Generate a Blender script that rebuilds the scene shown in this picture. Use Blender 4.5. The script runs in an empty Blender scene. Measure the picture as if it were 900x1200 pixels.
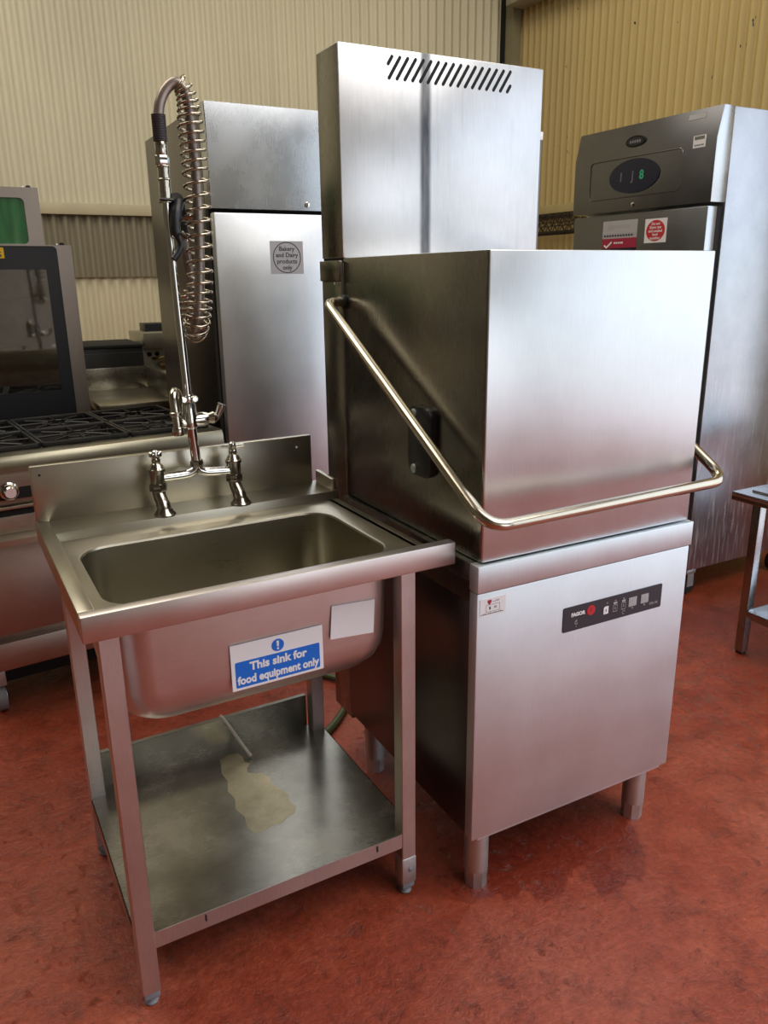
import bpy, bmesh, math, random
from mathutils import Vector, Matrix
random.seed(4)
scn = bpy.context.scene
COL = scn.collection
R = math.radians
PI = math.pi

# ------------------------------------------------------------------ materials
def new_mat(name):
    m = bpy.data.materials.new(name); m.use_nodes = True
    nt = m.node_tree; nt.nodes.clear()
    out = nt.nodes.new('ShaderNodeOutputMaterial')
    b = nt.nodes.new('ShaderNodeBsdfPrincipled')
    nt.links.new(b.outputs[0], out.inputs[0])
    return m, nt, b
def N(nt, t, **kw):
    n = nt.nodes.new(t)
    for k, v in kw.items(): setattr(n, k, v)
    return n
def ramp(nt, fac, stops):
    r = nt.nodes.new('ShaderNodeValToRGB')
    els = r.color_ramp.elements
    while len(els) < len(stops): els.new(0.5)
    for e, (p, c) in zip(els, stops):
        e.position = p; e.color = (c[0], c[1], c[2], 1)
    nt.links.new(fac, r.inputs[0]); return r
def noise(nt, scale, detail=3, mapscale=(1, 1, 1), rough=.55, loc=(0, 0, 0)):
    tc = N(nt, 'ShaderNodeTexCoord'); mp = N(nt, 'ShaderNodeMapping')
    mp.inputs['Scale'].default_value = mapscale; mp.inputs['Location'].default_value = loc
    nt.links.new(tc.outputs['Object'], mp.inputs[0])
    n = N(nt, 'ShaderNodeTexNoise'); n.inputs['Scale'].default_value = scale
    n.inputs['Detail'].default_value = detail; n.inputs['Roughness'].default_value = rough
    nt.links.new(mp.outputs[0], n.inputs[0]); return n
def math_n(nt, op, a, b=None, clamp=False):
    n = N(nt, 'ShaderNodeMath', operation=op); n.use_clamp = clamp
    for i, v in enumerate((a, b)):
        if v is None: continue
        if isinstance(v, (int, float)): n.inputs[i].default_value = v
        else: nt.links.new(v, n.inputs[i])
    return n.outputs[0]
def mix(nt, fac, a, b):
    n = N(nt, 'ShaderNodeMix', data_type='RGBA')
    for i, v in ((0, fac), (6, a), (7, b)):
        if isinstance(v, (int, float)): n.inputs[i].default_value = v
        elif isinstance(v, tuple): n.inputs[i].default_value = (v[0], v[1], v[2], 1)
        else: nt.links.new(v, n.inputs[i])
    return n.outputs[2]

def steel(name, base=(.6, .6, .61), rough=.3, grain=(60, 60, 2), var=.10, smudge=.12, bump=.006, wobble=0.0):
    """Brushed stainless: fine stretched grain in roughness, cloudy smudges in colour."""
    m, nt, b = new_mat(name)
    b.inputs['Metallic'].default_value = 1
    g = noise(nt, 16, 3, grain); s = noise(nt, 4.5, 5, (1, 1, 1), .6)
    c0 = tuple(v * (1 - var) for v in base); c1 = tuple(min(1, v * (1 + var)) for v in base)
    r1 = ramp(nt, g.outputs[0], [(.3, c0), (.7, c1)])
    sm = ramp(nt, s.outputs[0], [(.35, (1 - smudge,) * 3), (.65, (1, 1, 1))])
    mm = N(nt, 'ShaderNodeMix', data_type='RGBA', blend_type='MULTIPLY'); mm.inputs[0].default_value = 1
    nt.links.new(r1.outputs[0], mm.inputs[6]); nt.links.new(sm.outputs[0], mm.inputs[7])
    nt.links.new(mm.outputs[2], b.inputs['Base Color'])
    rr = math_n(nt, 'MULTIPLY_ADD', g.outputs[0], .08); rr.node.inputs[2].default_value = rough - .04
    r2 = math_n(nt, 'MULTIPLY_ADD', s.outputs[0], .16); nt.links.new(rr, r2.node.inputs[2])
    r3 = math_n(nt, 'SUBTRACT', r2, .08); nt.links.new(r3, b.inputs['Roughness'])
    bp_ = N(nt, 'ShaderNodeBump'); bp_.inputs['Strength'].default_value = bump; bp_.inputs['Distance'].default_value = .002
    nt.links.new(g.outputs[0], bp_.inputs['Height'])
    if wobble:
        w = noise(nt, 2.6, 1)
        b2 = N(nt, 'ShaderNodeBump'); b2.inputs['Strength'].default_value = wobble; b2.inputs['Distance'].default_value = .02
        nt.links.new(w.outputs[0], b2.inputs['Height']); nt.links.new(bp_.outputs[0], b2.inputs['Normal'])
        nt.links.new(b2.outputs[0], b.inputs['Normal'])
    else:
        nt.links.new(bp_.outputs[0], b.inputs['Normal'])
    return m
def plain(name, col, rough=.5, metal=0.0, var=.0, spec=.5, emit=None, estr=1.0):
    m, nt, b = new_mat(name)
    b.inputs['Roughness'].default_value = rough; b.inputs['Metallic'].default_value = metal
    b.inputs['Specular IOR Level'].default_value = spec
    if var:
        n = noise(nt, 9, 4)
        r = ramp(nt, n.outputs[0], [(.3, tuple(v * (1 - var) for v in col)), (.7, tuple(min(1, v * (1 + var)) for v in col))])
        nt.links.new(r.outputs[0], b.inputs['Base Color'])
    else:
        b.inputs['Base Color'].default_value = (*col, 1)
    if emit:
        b.inputs['Emission Color'].default_value = (*emit, 1); b.inputs['Emission Strength'].default_value = estr
    return m

M = {}
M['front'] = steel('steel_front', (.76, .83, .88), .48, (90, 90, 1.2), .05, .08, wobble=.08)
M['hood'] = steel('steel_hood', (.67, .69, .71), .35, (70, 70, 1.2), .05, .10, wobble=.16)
M['side'] = steel('steel_side_shaded', (.255, .245, .215), .27, (70, 70, 1.5), .08, .12, wobble=.12)  # darker copy of the hood steel, dim side reflections held in its colour
M['darkside'] = steel('steel_side_deep_shadow', (.17, .155, .15), .34, (70, 70, 1.5), .10, .15)  # steel darkened further, side shadow painted into the base colour
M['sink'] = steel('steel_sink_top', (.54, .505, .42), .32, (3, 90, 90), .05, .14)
M['bowl'] = steel('steel_bowl', (.44, .41, .33), .30, (2, 60, 60), .05, .12)  # darker copy of the sink steel, dim bowl reflections set into its colour
M['apron'] = steel('steel_sink_front', (.72, .66, .64), .40, (2, 60, 60), .04, .10)  # brighter copy of the sink steel, red floor reflection painted in as pink
M['leg'] = steel('steel_leg', (.68, .65, .64), .4, (80, 80, 2), .08, .12)
M['fridge'] = steel('steel_fridge', (.58, .61, .645), .27, (60, 60, 1.5), .05, .14, wobble=.2)
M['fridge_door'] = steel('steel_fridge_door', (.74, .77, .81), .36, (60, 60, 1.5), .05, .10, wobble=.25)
M['fridge_shaded'] = steel('steel_fridge_shaded', (.17, .17, .18), .32, (60, 60, 1.5), .08, .12)  # darkened copy of the fridge steel, dark reflection painted into the colour
M['oven'] = steel('steel_oven', (.38, .33, .29), .36, (60, 60, 2), .06, .1)
M['range'] = steel('steel_range', (.50, .43, .38), .38, (2, 60, 60), .08, .14)
M['shelf'] = steel('steel_shelf', (.46, .45, .40), .26, (3, 60, 60), .10, .45)
M['hobfront'] = steel('steel_hob_front', (.40, .37, .28), .34, (2, 60, 60), .06, .14)
M['foot'] = steel('steel_foot', (.66, .74, .76), .45, (40, 40, 3), .06, .12)
M['bar'] = plain('polished_bar', (.58, .52, .42), .2, 1, .06)
M['chrome'] = plain('chrome', (.62, .61, .57), .10, 1)
M['chrome_worn'] = plain('chrome_worn', (.50, .47, .40), .18, 1, .10)
M['spring'] = plain('spring_steel', (.50, .45, .37), .2, 1)
M['hose'] = plain('braided_hose_grey', (.30, .25, .22), .38, .7, .25)
M['rib'] = plain('ribbed_rubber', (.06, .05, .055), .4)
M['black'] = plain('black_plastic', (.012, .013, .016), .38)
M['gap'] = plain('dark_gap', (.006, .006, .007), .8)
M['iron'] = plain('cast_iron', (.025, .023, .022), .45, .3, .2)
M['enamel'] = plain('black_enamel', (.012, .012, .012), .35)
M['white'] = plain('white_vinyl', (.88, .88, .92), .45)
M['offwhite'] = plain('clear_label_grey', (.47, .47, .49), .45)
M['blue'] = plain('mandatory_blue', (.004, .16, .72), .45)
M['red'] = plain('label_red', (.58, .03, .04), .45)
M['crimson'] = plain('label_crimson', (.38, .02, .06), .45)
M['ink'] = plain('dark_ink', (.05, .05, .06), .6)
M['panelblack'] = plain('membrane_charcoal', (.035, .035, .047), .42)
M['key'] = plain('membrane_key_grey', (.42, .42, .44), .5)
M['yellow'] = plain('yellow_label', (.75, .48, .01), .5)
M['greenled'] = plain('green_digits', (.02, .25, .12), .5, emit=(.05, .8, .35), estr=.10)
M['greydigit'] = plain('grey_digits', (.14, .15, .19), .5)
M['navy'] = plain('display_navy', (.006, .008, .030), .3)
M['plasticgrey'] = plain('grey_plastic', (.22, .23, .26), .5, 0, .1)
M['rubber'] = plain('rubber_black', (.02, .02, .022), .6)
M['teal'] = plain('castor_hub', (.05, .16, .16), .4, .4)
M['brass'] = plain('brass', (.45, .36, .18), .28, 1, .1)
M['hosegreen'] = plain('hose_green', (.06, .08, .03), .45)
M['earth'] = plain('earth_wire', (.40, .42, .02), .5)
M['strip'] = plain('white_strip', (.62, .60, .55), .5)
M['stain'] = steel('steel_stained', (.60, .54, .38), .36, (3, 60, 60), .12, .45)
M['greyfry'] = steel('steel_fryer', (.50, .49, .42), .4, (60, 60, 3), .06, .12)
M['pillar'] = plain('pillar_paint', (.25, .23, .14), .6, 0, .08)
M['trim'] = plain('trim_cream', (.52, .47, .31), .5, 0, .05)
M['trimyellow'] = plain('trim_yellow', (.48, .40, .20), .5, 0, .06)
M['beam'] = plain('beam_grey', (.36, .34, .26), .6, 0, .1)
M['concrete'] = plain('plain_wall_grey', (.46, .45, .39), .8, 0, .1)
M['darkwall'] = plain('dim_wall', (.16, .15, .115), .8, 0, .15)
M['roof'] = plain('roof_sheet', (.22, .21, .17), .7, 0, .1)

def sheet(name, col, dirt=.1, speck=False):
    m, nt, b = new_mat(name)
    n1 = noise(nt, 1.4, 5, (1, 1, .45)); n2 = noise(nt, 7, 3, (2, 2, .25))
    r1 = ramp(nt, n1.outputs[0], [(.3, tuple(v * (1 - dirt) for v in col)), (.7, tuple(v * (1 + dirt * .5) for v in col))])
    c = mix(nt, math_n(nt, 'MULTIPLY', n2.outputs[0], .25), r1.outputs[0], tuple(v * .75 for v in col))
    if speck:
        n3 = noise(nt, 26, 2, (1, 1, .5)); n4 = noise(nt, 2.2, 2, loc=(3, 1, 0))
        k = math_n(nt, 'GREATER_THAN', n3.outputs[0], .70)
        k2 = math_n(nt, 'GREATER_THAN', n4.outputs[0], .53)
        c = mix(nt, math_n(nt, 'MULTIPLY', k, k2), c, (.02, .018, .01))
    nt.links.new(c, b.inputs['Base Color'])
    b.inputs['Roughness'].default_value = .5
    return m
M['cream'] = sheet('cream_sheet', (.70, .665, .50))
M['creamlow'] = sheet('cream_sheet_lower', (.70, .65, .46))
M['greybeige'] = sheet('grey_beige_sheet', (.25, .225, .155))  # opaque sheet in a darker grey-beige tone
M['ochre'] = sheet('ochre_sheet', (.50, .385, .155), .08, True)

def floor_mat():
    m, nt, b = new_mat('red_painted_concrete')
    big = noise(nt, 1.6, 6, rough=.62); mid = noise(nt, 10, 8, rough=.70); fine = noise(nt, 55, 4, rough=.7)
    r1 = ramp(nt, big.outputs[0], [(.28, (.20, .024, .009)), (.5, (.30, .046, .018)), (.72, (.37, .085, .046))])
    r2 = ramp(nt, mid.outputs[0], [(.30, (.50, .42, .40)), (.48, (.95, .93, .92)), (.60, (1.05, 1.1, 1.1)), (.74, (1.4, 1.7, 1.9))])
    mm = N(nt, 'ShaderNodeMix', data_type='RGBA', blend_type='MULTIPLY'); mm.inputs[0].default_value = 1
    nt.links.new(r1.outputs[0], mm.inputs[6]); nt.links.new(r2.outputs[0], mm.inputs[7])
    # scuffed dusty patch toward the right-hand table and pale specks
    sp = math_n(nt, 'GREATER_THAN', fine.outputs[0], .70)
    md2 = noise(nt, 3.1, 3, loc=(5, 2, 0))
    spk = math_n(nt, 'MULTIPLY', sp, math_n(nt, 'GREATER_THAN', md2.outputs[0], .50))
    c = mix(nt, math_n(nt, 'MULTIPLY', spk, .45), mm.outputs[2], (.48, .30, .22))
    sc = noise(nt, 34, 5, (1, .5, 1), .75, (2, 7, 0))
    scm = ramp(nt, sc.outputs[0], [(.5, (0, 0, 0)), (.62, (1, 1, 1))])
    tc = N(nt, 'ShaderNodeTexCoord')
    d = N(nt, 'ShaderNodeVectorMath', operation='DISTANCE'); d.inputs[1].default_value = (1.35, .35, 0)
    nt.links.new(tc.outputs['Object'], d.inputs[0])
    near = ramp(nt, d.outputs['Value'], [(.15, (1, 1, 1)), (.62, (0, 0, 0))])
    c = mix(nt, math_n(nt, 'MULTIPLY', math_n(nt, 'MULTIPLY', scm.outputs[0], near.outputs[0]), .6), c, (.16, .075, .05))
    # damp run-off under the dishwasher
    d2 = N(nt, 'ShaderNodeVectorMath', operation='DISTANCE'); d2.inputs[1].default_value = (.30, .13, 0)
    nt.links.new(tc.outputs['Object'], d2.inputs[0])
    wob = noise(nt, 5, 4)
    wd = math_n(nt, 'ADD', d2.outputs['Value'], math_n(nt, 'MULTIPLY', wob.outputs[0], .5))
    wet = ramp(nt, wd, [(.50, (1, 1, 1)), (.54, (0, 0, 0))])
    c = mix(nt, math_n(nt, 'MULTIPLY', wet.outputs[0], .55), c, (.13, .012, .007))
    fr_ = ramp(nt, fine.outputs[0], [(.3, (.72, .70, .70)), (.5, (1, 1, 1)), (.7, (1.25, 1.35, 1.4))])
    f2 = N(nt, 'ShaderNodeMix', data_type='RGBA', blend_type='MULTIPLY'); f2.inputs[0].default_value = 1
    nt.links.new(c, f2.inputs[6]); nt.links.new(fr_.outputs[0], f2.inputs[7]); c = f2.outputs[2]
    # worn chips where the paint has gone
    cn = noise(nt, 17, 7, (1, .7, 1), .72, (4, 4, 0)); cg = noise(nt, 2.4, 3, loc=(1, 6, 0))
    cm = ramp(nt, cn.outputs[0], [(.60, (0, 0, 0)), (.66, (1, 1, 1))]); cgm = ramp(nt, cg.outputs[0], [(.42, (0, 0, 0)), (.62, (1, 1, 1))])
    chip = math_n(nt, 'MULTIPLY', cm.outputs[0], cgm.outputs[0])
    c = mix(nt, math_n(nt, 'MULTIPLY', chip, .55), c, (.24, .10, .07))
    dn = noise(nt, 23, 6, (1, 1, 1), .7, (8, 3, 0)); dm = ramp(nt, dn.outputs[0], [(.60, (0, 0, 0)), (.68, (1, 1, 1))])
    c = mix(nt, math_n(nt, 'MULTIPLY', dm.outputs[0], .5), c, (.11, .016, .009))
    # hairline cracks
    v = N(nt, 'ShaderNodeTexVoronoi', feature='DISTANCE_TO_EDGE'); v.inputs['Scale'].default_value = 2.3
    wn = noise(nt, 6, 4)
    vm = N(nt, 'ShaderNodeVectorMath', operation='MULTIPLY_ADD'); vm.inputs[1].default_value = (.22, .22, .22)
    nt.links.new(wn.outputs['Color'], vm.inputs[0]); nt.links.new(tc.outputs['Object'], vm.inputs[2])
    nt.links.new(vm.outputs[0], v.inputs[0])
    cr = ramp(nt, v.outputs['Distance'], [(.0, (1, 1, 1)), (.007, (0, 0, 0))])
    gate = noise(nt, 1.7, 2, loc=(9, 0, 0))
    crk = math_n(nt, 'MULTIPLY', cr.outputs[0], math_n(nt, 'GREATER_THAN', gate.outputs[0], .60))
    c = mix(nt, math_n(nt, 'MULTIPLY', crk, .30), c, (.07, .015, .01))
    nt.links.new(c, b.inputs['Base Color'])
    rr = ramp(nt, mid.outputs[0], [(.3, (.26,) * 3), (.7, (.46,) * 3)])
    rw = mix(nt, math_n(nt, 'MULTIPLY', wet.outputs[0], .7), rr.outputs[0], (.16, .16, .16))
    nt.links.new(rw, b.inputs['Roughness'])
    h = math_n(nt, 'ADD', math_n(nt, 'MULTIPLY', mid.outputs[0], .8), math_n(nt, 'MULTIPLY', fine.outputs[0], .25))
    h = math_n(nt, 'SUBTRACT', h, math_n(nt, 'MULTIPLY', crk, .4))
    h = math_n(nt, 'SUBTRACT', h, math_n(nt, 'MULTIPLY', math_n(nt, 'ADD', chip, dm.outputs[0]), .25))
    bm_ = N(nt, 'ShaderNodeBump'); bm_.inputs['Strength'].default_value = .6; bm_.inputs['Distance'].default_value = .02
    nt.links.new(h, bm_.inputs['Height']); nt.links.new(bm_.outputs[0], b.inputs['Normal'])
    return m
M['floor'] = floor_mat()

def vent_front_mat():
    """Steel of the upper box: grease run below the vents is surface dirt, in the box's own coordinates."""
    m = steel('steel_vent_box', (.63, .635, .655), .34, (70, 70, 1.2), .07, .14, wobble=.22)
    nt = m.node_tree; b = next(n for n in nt.nodes if n.type == 'BSDF_PRINCIPLED')
    src = b.inputs['Base Color'].links[0].from_socket
    tc = N(nt, 'ShaderNodeTexCoord'); sx = N(nt, 'ShaderNodeSeparateXYZ'); nt.links.new(tc.outputs['Object'], sx.inputs[0])
    n = noise(nt, 9, 4, (6, 1, 1)); n2 = noise(nt, 3, 3, (1, 1, 1.5))
    xo = math_n(nt, 'ADD', sx.outputs[0], math_n(nt, 'MULTIPLY', n2.outputs[0], .012))
    dx = math_n(nt, 'ABSOLUTE', math_n(nt, 'SUBTRACT', xo, .262))
    core = ramp(nt, dx, [(.010, (1, 1, 1)), (.020, (0, 0, 0))])
    c = mix(nt, math_n(nt, 'MULTIPLY', core.outputs[0], math_n(nt, 'ADD', math_n(nt, 'MULTIPLY', n.outputs[0], .5), .62, True)), src, (.055, .058, .066))
    # faint vertical dribbles
    n3 = noise(nt, 5, 3, (9, 1, .5)); dr = ramp(nt, n3.outputs[0], [(.58, (0, 0, 0)), (.75, (1, 1, 1))])
    c = mix(nt, math_n(nt, 'MULTIPLY', dr.outputs[0], .28), c, (.38, .37, .34))
    nt.links.new(c, b.inputs['Base Color'])
    return m
M['vent'] = vent_front_mat()

def drip_steel():
    m = steel('steel_limescale', (.50, .52, .56), .30, (60, 60, 1.5), .06, .2, wobble=.12)
    nt = m.node_tree; b = next(n for n in nt.nodes if n.type == 'BSDF_PRINCIPLED')
    src = b.inputs['Base Color'].links[0].from_socket
    tc = N(nt, 'ShaderNodeTexCoord'); sx = N(nt, 'ShaderNodeSeparateXYZ'); nt.links.new(tc.outputs['Object'], sx.inputs[0])
    n = noise(nt, 7, 4, (9, 1, .8)); n2 = noise(nt, 60, 2, (1, 1, .35))
    dr = ramp(nt, n.outputs[0], [(.52, (0, 0, 0)), (.66, (1, 1, 1))])
    low = ramp(nt, math_n(nt, 'MULTIPLY', sx.outputs[2], .5), [(.2, (1, 1, 1)), (.62, (0, 0, 0))])
    k = math_n(nt, 'MULTIPLY', math_n(nt, 'MULTIPLY', dr.outputs[0], low.outputs[0]), n2.outputs[0])
    c = mix(nt, math_n(nt, 'MULTIPLY', k, .95, True), src, (.80, .80, .82))
    nt.links.new(c, b.inputs['Base Color'])
    mt = math_n(nt, 'SUBTRACT', 1.0, math_n(nt, 'MULTIPLY', k, .7)); nt.links.new(mt, b.inputs['Metallic'])
    return m
M['limescale'] = drip_steel()

def glass_mat(name, tint, alpha):
    """Dark oven glass: a reflecting pane over a see-through tint."""
    m = bpy.data.materials.new(name); m.use_nodes = True
    nt = m.node_tree; nt.nodes.clear()
    out = N(nt, 'ShaderNodeOutputMaterial'); t = N(nt, 'ShaderNodeBsdfTransparent'); g = N(nt, 'ShaderNodeBsdfGlossy')
    t.inputs[0].default_value = (*tint, 1); g.inputs['Roughness'].default_value = .04; g.inputs[0].default_value = (.9, .9, .88, 1)
    mx = N(nt, 'ShaderNodeMixShader'); mx.inputs[0].default_value = alpha
    nt.links.new(t.outputs[0], mx.inputs[1]); nt.links.new(g.outputs[0], mx.inputs[2]); nt.links.new(mx.outputs[0], out.inputs[0])
    return m
M['glass'] = glass_mat('oven_glass', (.60, .60, .57), .20)
M['greenglass'] = glass_mat('green_oven_glass', (.06, .42, .16), .14)
def green_stripes():
    m, nt, b = new_mat('green_striped_glass')
    n = noise(nt, 9, 2, (2.2, .2, .25)); n2 = noise(nt, 3, 2, (1, 1, 1.6))  # streaky green painted straight into the opaque pane colour
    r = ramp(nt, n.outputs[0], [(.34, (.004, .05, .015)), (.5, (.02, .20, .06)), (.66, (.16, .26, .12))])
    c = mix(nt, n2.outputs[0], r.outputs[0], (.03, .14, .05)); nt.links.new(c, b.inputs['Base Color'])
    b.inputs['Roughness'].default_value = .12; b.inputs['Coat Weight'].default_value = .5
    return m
M['greenglass'] = green_stripes()
M['cavity'] = plain('oven_cavity', (.42, .40, .34), .5, 0, .3)
M['cavitygreen'] = plain('oven_cavity_pale', (.30, .42, .24), .6, 0, .3)

# ------------------------------------------------------------------ mesh helpers
class MB:
    def __init__(self): self.bm = bmesh.new(); self.mats = []
    def mi(self, m):
        if m not in self.mats: self.mats.append(m)
        return self.mats.index(m)
    def _tag(self, before, m, smooth=False):
        i = self.mi(m)
        for f in self.bm.faces:
            if f not in before: f.material_index = i; f.smooth = smooth
    def box(self, x0, x1, y0, y1, z0, z1, m, bev=.0, seg=2, mat=None):
        bf = set(self.bm.faces)
        vs = [self.bm.verts.new((x, y, z)) for x in (x0, x1) for y in (y0, y1) for z in (z0, z1)]
        fs = [(0, 1, 3, 2), (4, 6, 7, 5), (0, 4, 5, 1), (2, 3, 7, 6), (0, 2, 6, 4), (1, 5, 7, 3)]
        nf = [self.bm.faces.new([vs[i] for i in f]) for f in fs]
        if bev > 0:
            es = {e for f in nf for e in f.edges}
            bmesh.ops.bevel(self.bm, geom=list(es), offset=bev, segments=seg, affect='EDGES', profile=.5)
        if mat:
            vv = {v for f in self.bm.faces if f not in bf for v in f.verts}
            for v in vv: v.co = mat @ v.co
        self._tag(bf, m); return self
    def prism(self, pts, axis, a0, a1, m, bev=0, smooth=False):
        """polygon pts in the two other axes extruded along axis."""
        bf = set(self.bm.faces)
        def mk(p, a):
            if axis == 'x': return (a, p[0], p[1])
            if axis == 'y': return (p[0], a, p[1])
            return (p[0], p[1], a)
        A = [self.bm.verts.new(mk(p, a0)) for p in pts]; B = [self.bm.verts.new(mk(p, a1)) for p in pts]
        n = len(pts); fs = [self.bm.faces.new(A[::-1]), self.bm.faces.new(B)]
        for i in range(n): fs.append(self.bm.faces.new((A[i], A[(i + 1) % n], B[(i + 1) % n], B[i])))
        if bev:
            es = set(fs[0].edges) | set(fs[1].edges)
            bmesh.ops.bevel(self.bm, geom=list(es), offset=bev, segments=2, affect='EDGES', profile=.5)
        self._tag(bf, m, smooth); return self
    def loft(self, rings, m, close=True, cap0=False, cap1=False, smooth=True):
        bf = set(self.bm.faces)
        V = [[self.bm.verts.new(p) for p in r] for r in rings]
        for a, b in zip(V, V[1:]):
            n = len(a)
            for i in range(n if close else n - 1):
                j = (i + 1) % n
                self.bm.faces.new((a[i], a[j], b[j], b[i]))
        if cap0: self.bm.faces.new(V[0][::-1])
        if cap1: self.bm.faces.new(V[-1])
        self._tag(bf, m, smooth); return self
    def tube(self, pts, r, m, n=12, caps=True):
        P = [Vector(p) for p in pts]; rs = r if isinstance(r, (list, tuple)) else [r] * len(P)
        rings = []; t0 = (P[1] - P[0]).normalized()
        nrm = t0.orthogonal().normalized()
        for i, p in enumerate(P):
            if i == 0: t = P[1] - P[0]
            elif i == len(P) - 1: t = P[-1] - P[-2]
            else: t = (P[i + 1] - P[i]).normalized() + (P[i] - P[i - 1]).normalized()
            t.normalize()
            nrm = (nrm - t * nrm.dot(t)).normalized(); bn = t.cross(nrm)
            rings.append([p + (nrm * math.cos(2 * PI * k / n) + bn * math.sin(2 * PI * k / n)) * rs[i] for k in range(n)])
        return self.loft(rings, m, True, caps, caps, True)
    def lathe(self, c, prof, m, n=24, axis='z', smooth=True):
        """prof: list of (radius, height) along axis from centre c."""
        rings = []
        for r, h in prof:
            ring = []
            for k in range(n):
                a = 2 * PI * k / n; u, v = r * math.cos(a), r * math.sin(a)
                if axis == 'z': ring.append((c[0] + u, c[1] + v, c[2] + h))
                elif axis == 'y': ring.append((c[0] + u, c[1] + h, c[2] + v))
                else: ring.append((c[0] + h, c[1] + u, c[2] + v))
            rings.append(ring)
        return self.loft(rings, m, True, True, True, smooth)
    def xf(self, mat):
        for v in self.bm.verts: v.co = mat @ v.co
        return self
    def build(self, name, parent=None, loc=None, sharp=35):
        bmesh.ops.recalc_face_normals(self.bm, faces=self.bm.faces)
        me = bpy.data.meshes.new(name); self.bm.to_mesh(me); self.bm.free()
        for m in self.mats: me.materials.append(M[m])
        me.set_sharp_from_angle(angle=R(sharp))
        o = bpy.data.objects.new(name, me); COL.objects.link(o)
        if parent: o.parent = parent
        return o

def empty(name, loc, label, cat, rz=0, group=None):
    o = bpy.data.objects.new(name, None); COL.objects.link(o)
    o.location = loc; o.rotation_euler = (0, 0, rz); o.empty_display_size = .1
    o['label'] = label; o['category'] = cat
    if group: o['group'] = group
    return o
def tag(o, label, cat):
    o['label'] = label; o['category'] = cat; return o
def struct(mb, name, sharp=35):
    o = mb.build(name, sharp=sharp); o['kind'] = 'structure'; return o
def smooth_path(pts, n=8, closed=False):
    """Catmull-Rom through pts."""
    P = [Vector(p) for p in pts]; out = []
    for i in range(len(P) - 1):
        p0 = P[max(i - 1, 0)]; p1 = P[i]; p2 = P[i + 1]; p3 = P[min(i + 2, len(P) - 1)]
        for k in range(n):
            t = k / n
            out.append(.5 * ((2 * p1) + (p2 - p0) * t + (2 * p0 - 5 * p1 + 4 * p2 - p3) * t * t + (3 * p1 - p0 - 3 * p2 + p3) * t ** 3))
    out.append(P[-1]); return out
def fillet_path(pts, rad, n=8):
    """Polyline with each inner corner rounded by radius rad."""
    P = [Vector(p) for p in pts]; out = [P[0]]
    for i in range(1, len(P) - 1):
        a = (P[i - 1] - P[i]).normalized(); b = (P[i + 1] - P[i]).normalized()
        ang = a.angle(b); d = rad / math.tan(ang / 2)
        d = min(d, (P[i - 1] - P[i]).length * .48, (P[i + 1] - P[i]).length * .48)
        s = P[i] + a * d; e = P[i] + b * d
        for k in range(n + 1):
            t = k / n; out.append((1 - t) ** 2 * s + 2 * t * (1 - t) * P[i] + t * t * e)
    out.append(P[-1]); return out
def rrect(x0, x1, y0, y1, r, z, n=6):
    out = []
    for cx, cy, a0 in ((x1 - r, y1 - r, 0), (x0 + r, y1 - r, 90), (x0 + r, y0 + r, 180), (x1 - r, y0 + r, 270)):
        for k in range(n + 1):
            a = R(a0 + 90 * k / n); out.append((cx + r * math.cos(a), cy + r * math.sin(a), z))
    return out
def rr2(x0, x1, z0, z1, r, n=4):
    return [(p[0], p[1]) for p in rrect(x0, x1, z0, z1, r, 0, n)]
def text_mesh(txt, size, depth=.0004, bold=0.0, align='CENTER', space=1.0):
    cu = bpy.data.curves.new('lettering', 'FONT'); cu.body = txt; cu.size = size
    cu.extrude = depth; cu.offset = bold; cu.align_x = align; cu.align_y = 'CENTER'; cu.resolution_u = 3
    cu.space_line = space
    tmp = bpy.data.objects.new('tmp', cu); COL.objects.link(tmp)
    dg = bpy.context.evaluated_depsgraph_get(); dg.update()
    me = bpy.data.meshes.new_from_object(tmp.evaluated_get(dg))
    bpy.data.objects.remove(tmp); bpy.data.curves.remove(cu)
    return me
def lettering(txt, size, m, parent, mat, bold=0.0, align='CENTER', name='lettering', space=1.0, sx=1.0):
    me = text_mesh(txt, size, .0003, bold, align, space)
    me.transform(Matrix.Diagonal((sx, 1, 1, 1))); me.transform(mat)
    me.materials.clear(); me.materials.append(M[m])
    for p in me.polygons: p.material_index = 0
    o = bpy.data.objects.new(name, me); COL.objects.link(o); o.parent = parent; return o
def face_front(x, y, z, rz=0):      # text standing upright, facing -Y
    return Matrix.Translation((x, y, z)) @ Matrix.Rotation(rz, 4, 'Y') @ Matrix.Rotation(R(90), 4, 'X')
def face_left(x, y, z):             # text standing upright, facing -X
    return Matrix.Translation((x, y, z)) @ Matrix.Rotation(R(-90), 4, 'Z') @ Matrix.Rotation(R(90), 4, 'X')

# ------------------------------------------------------------------ the setting
WX = 3.6; WY = 4.8; ZT = 4.6
mb = MB(); mb.box(-5.2, 9, -8, 5.2, -.1, 0, 'floor'); struct(mb, 'floor')

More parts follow.
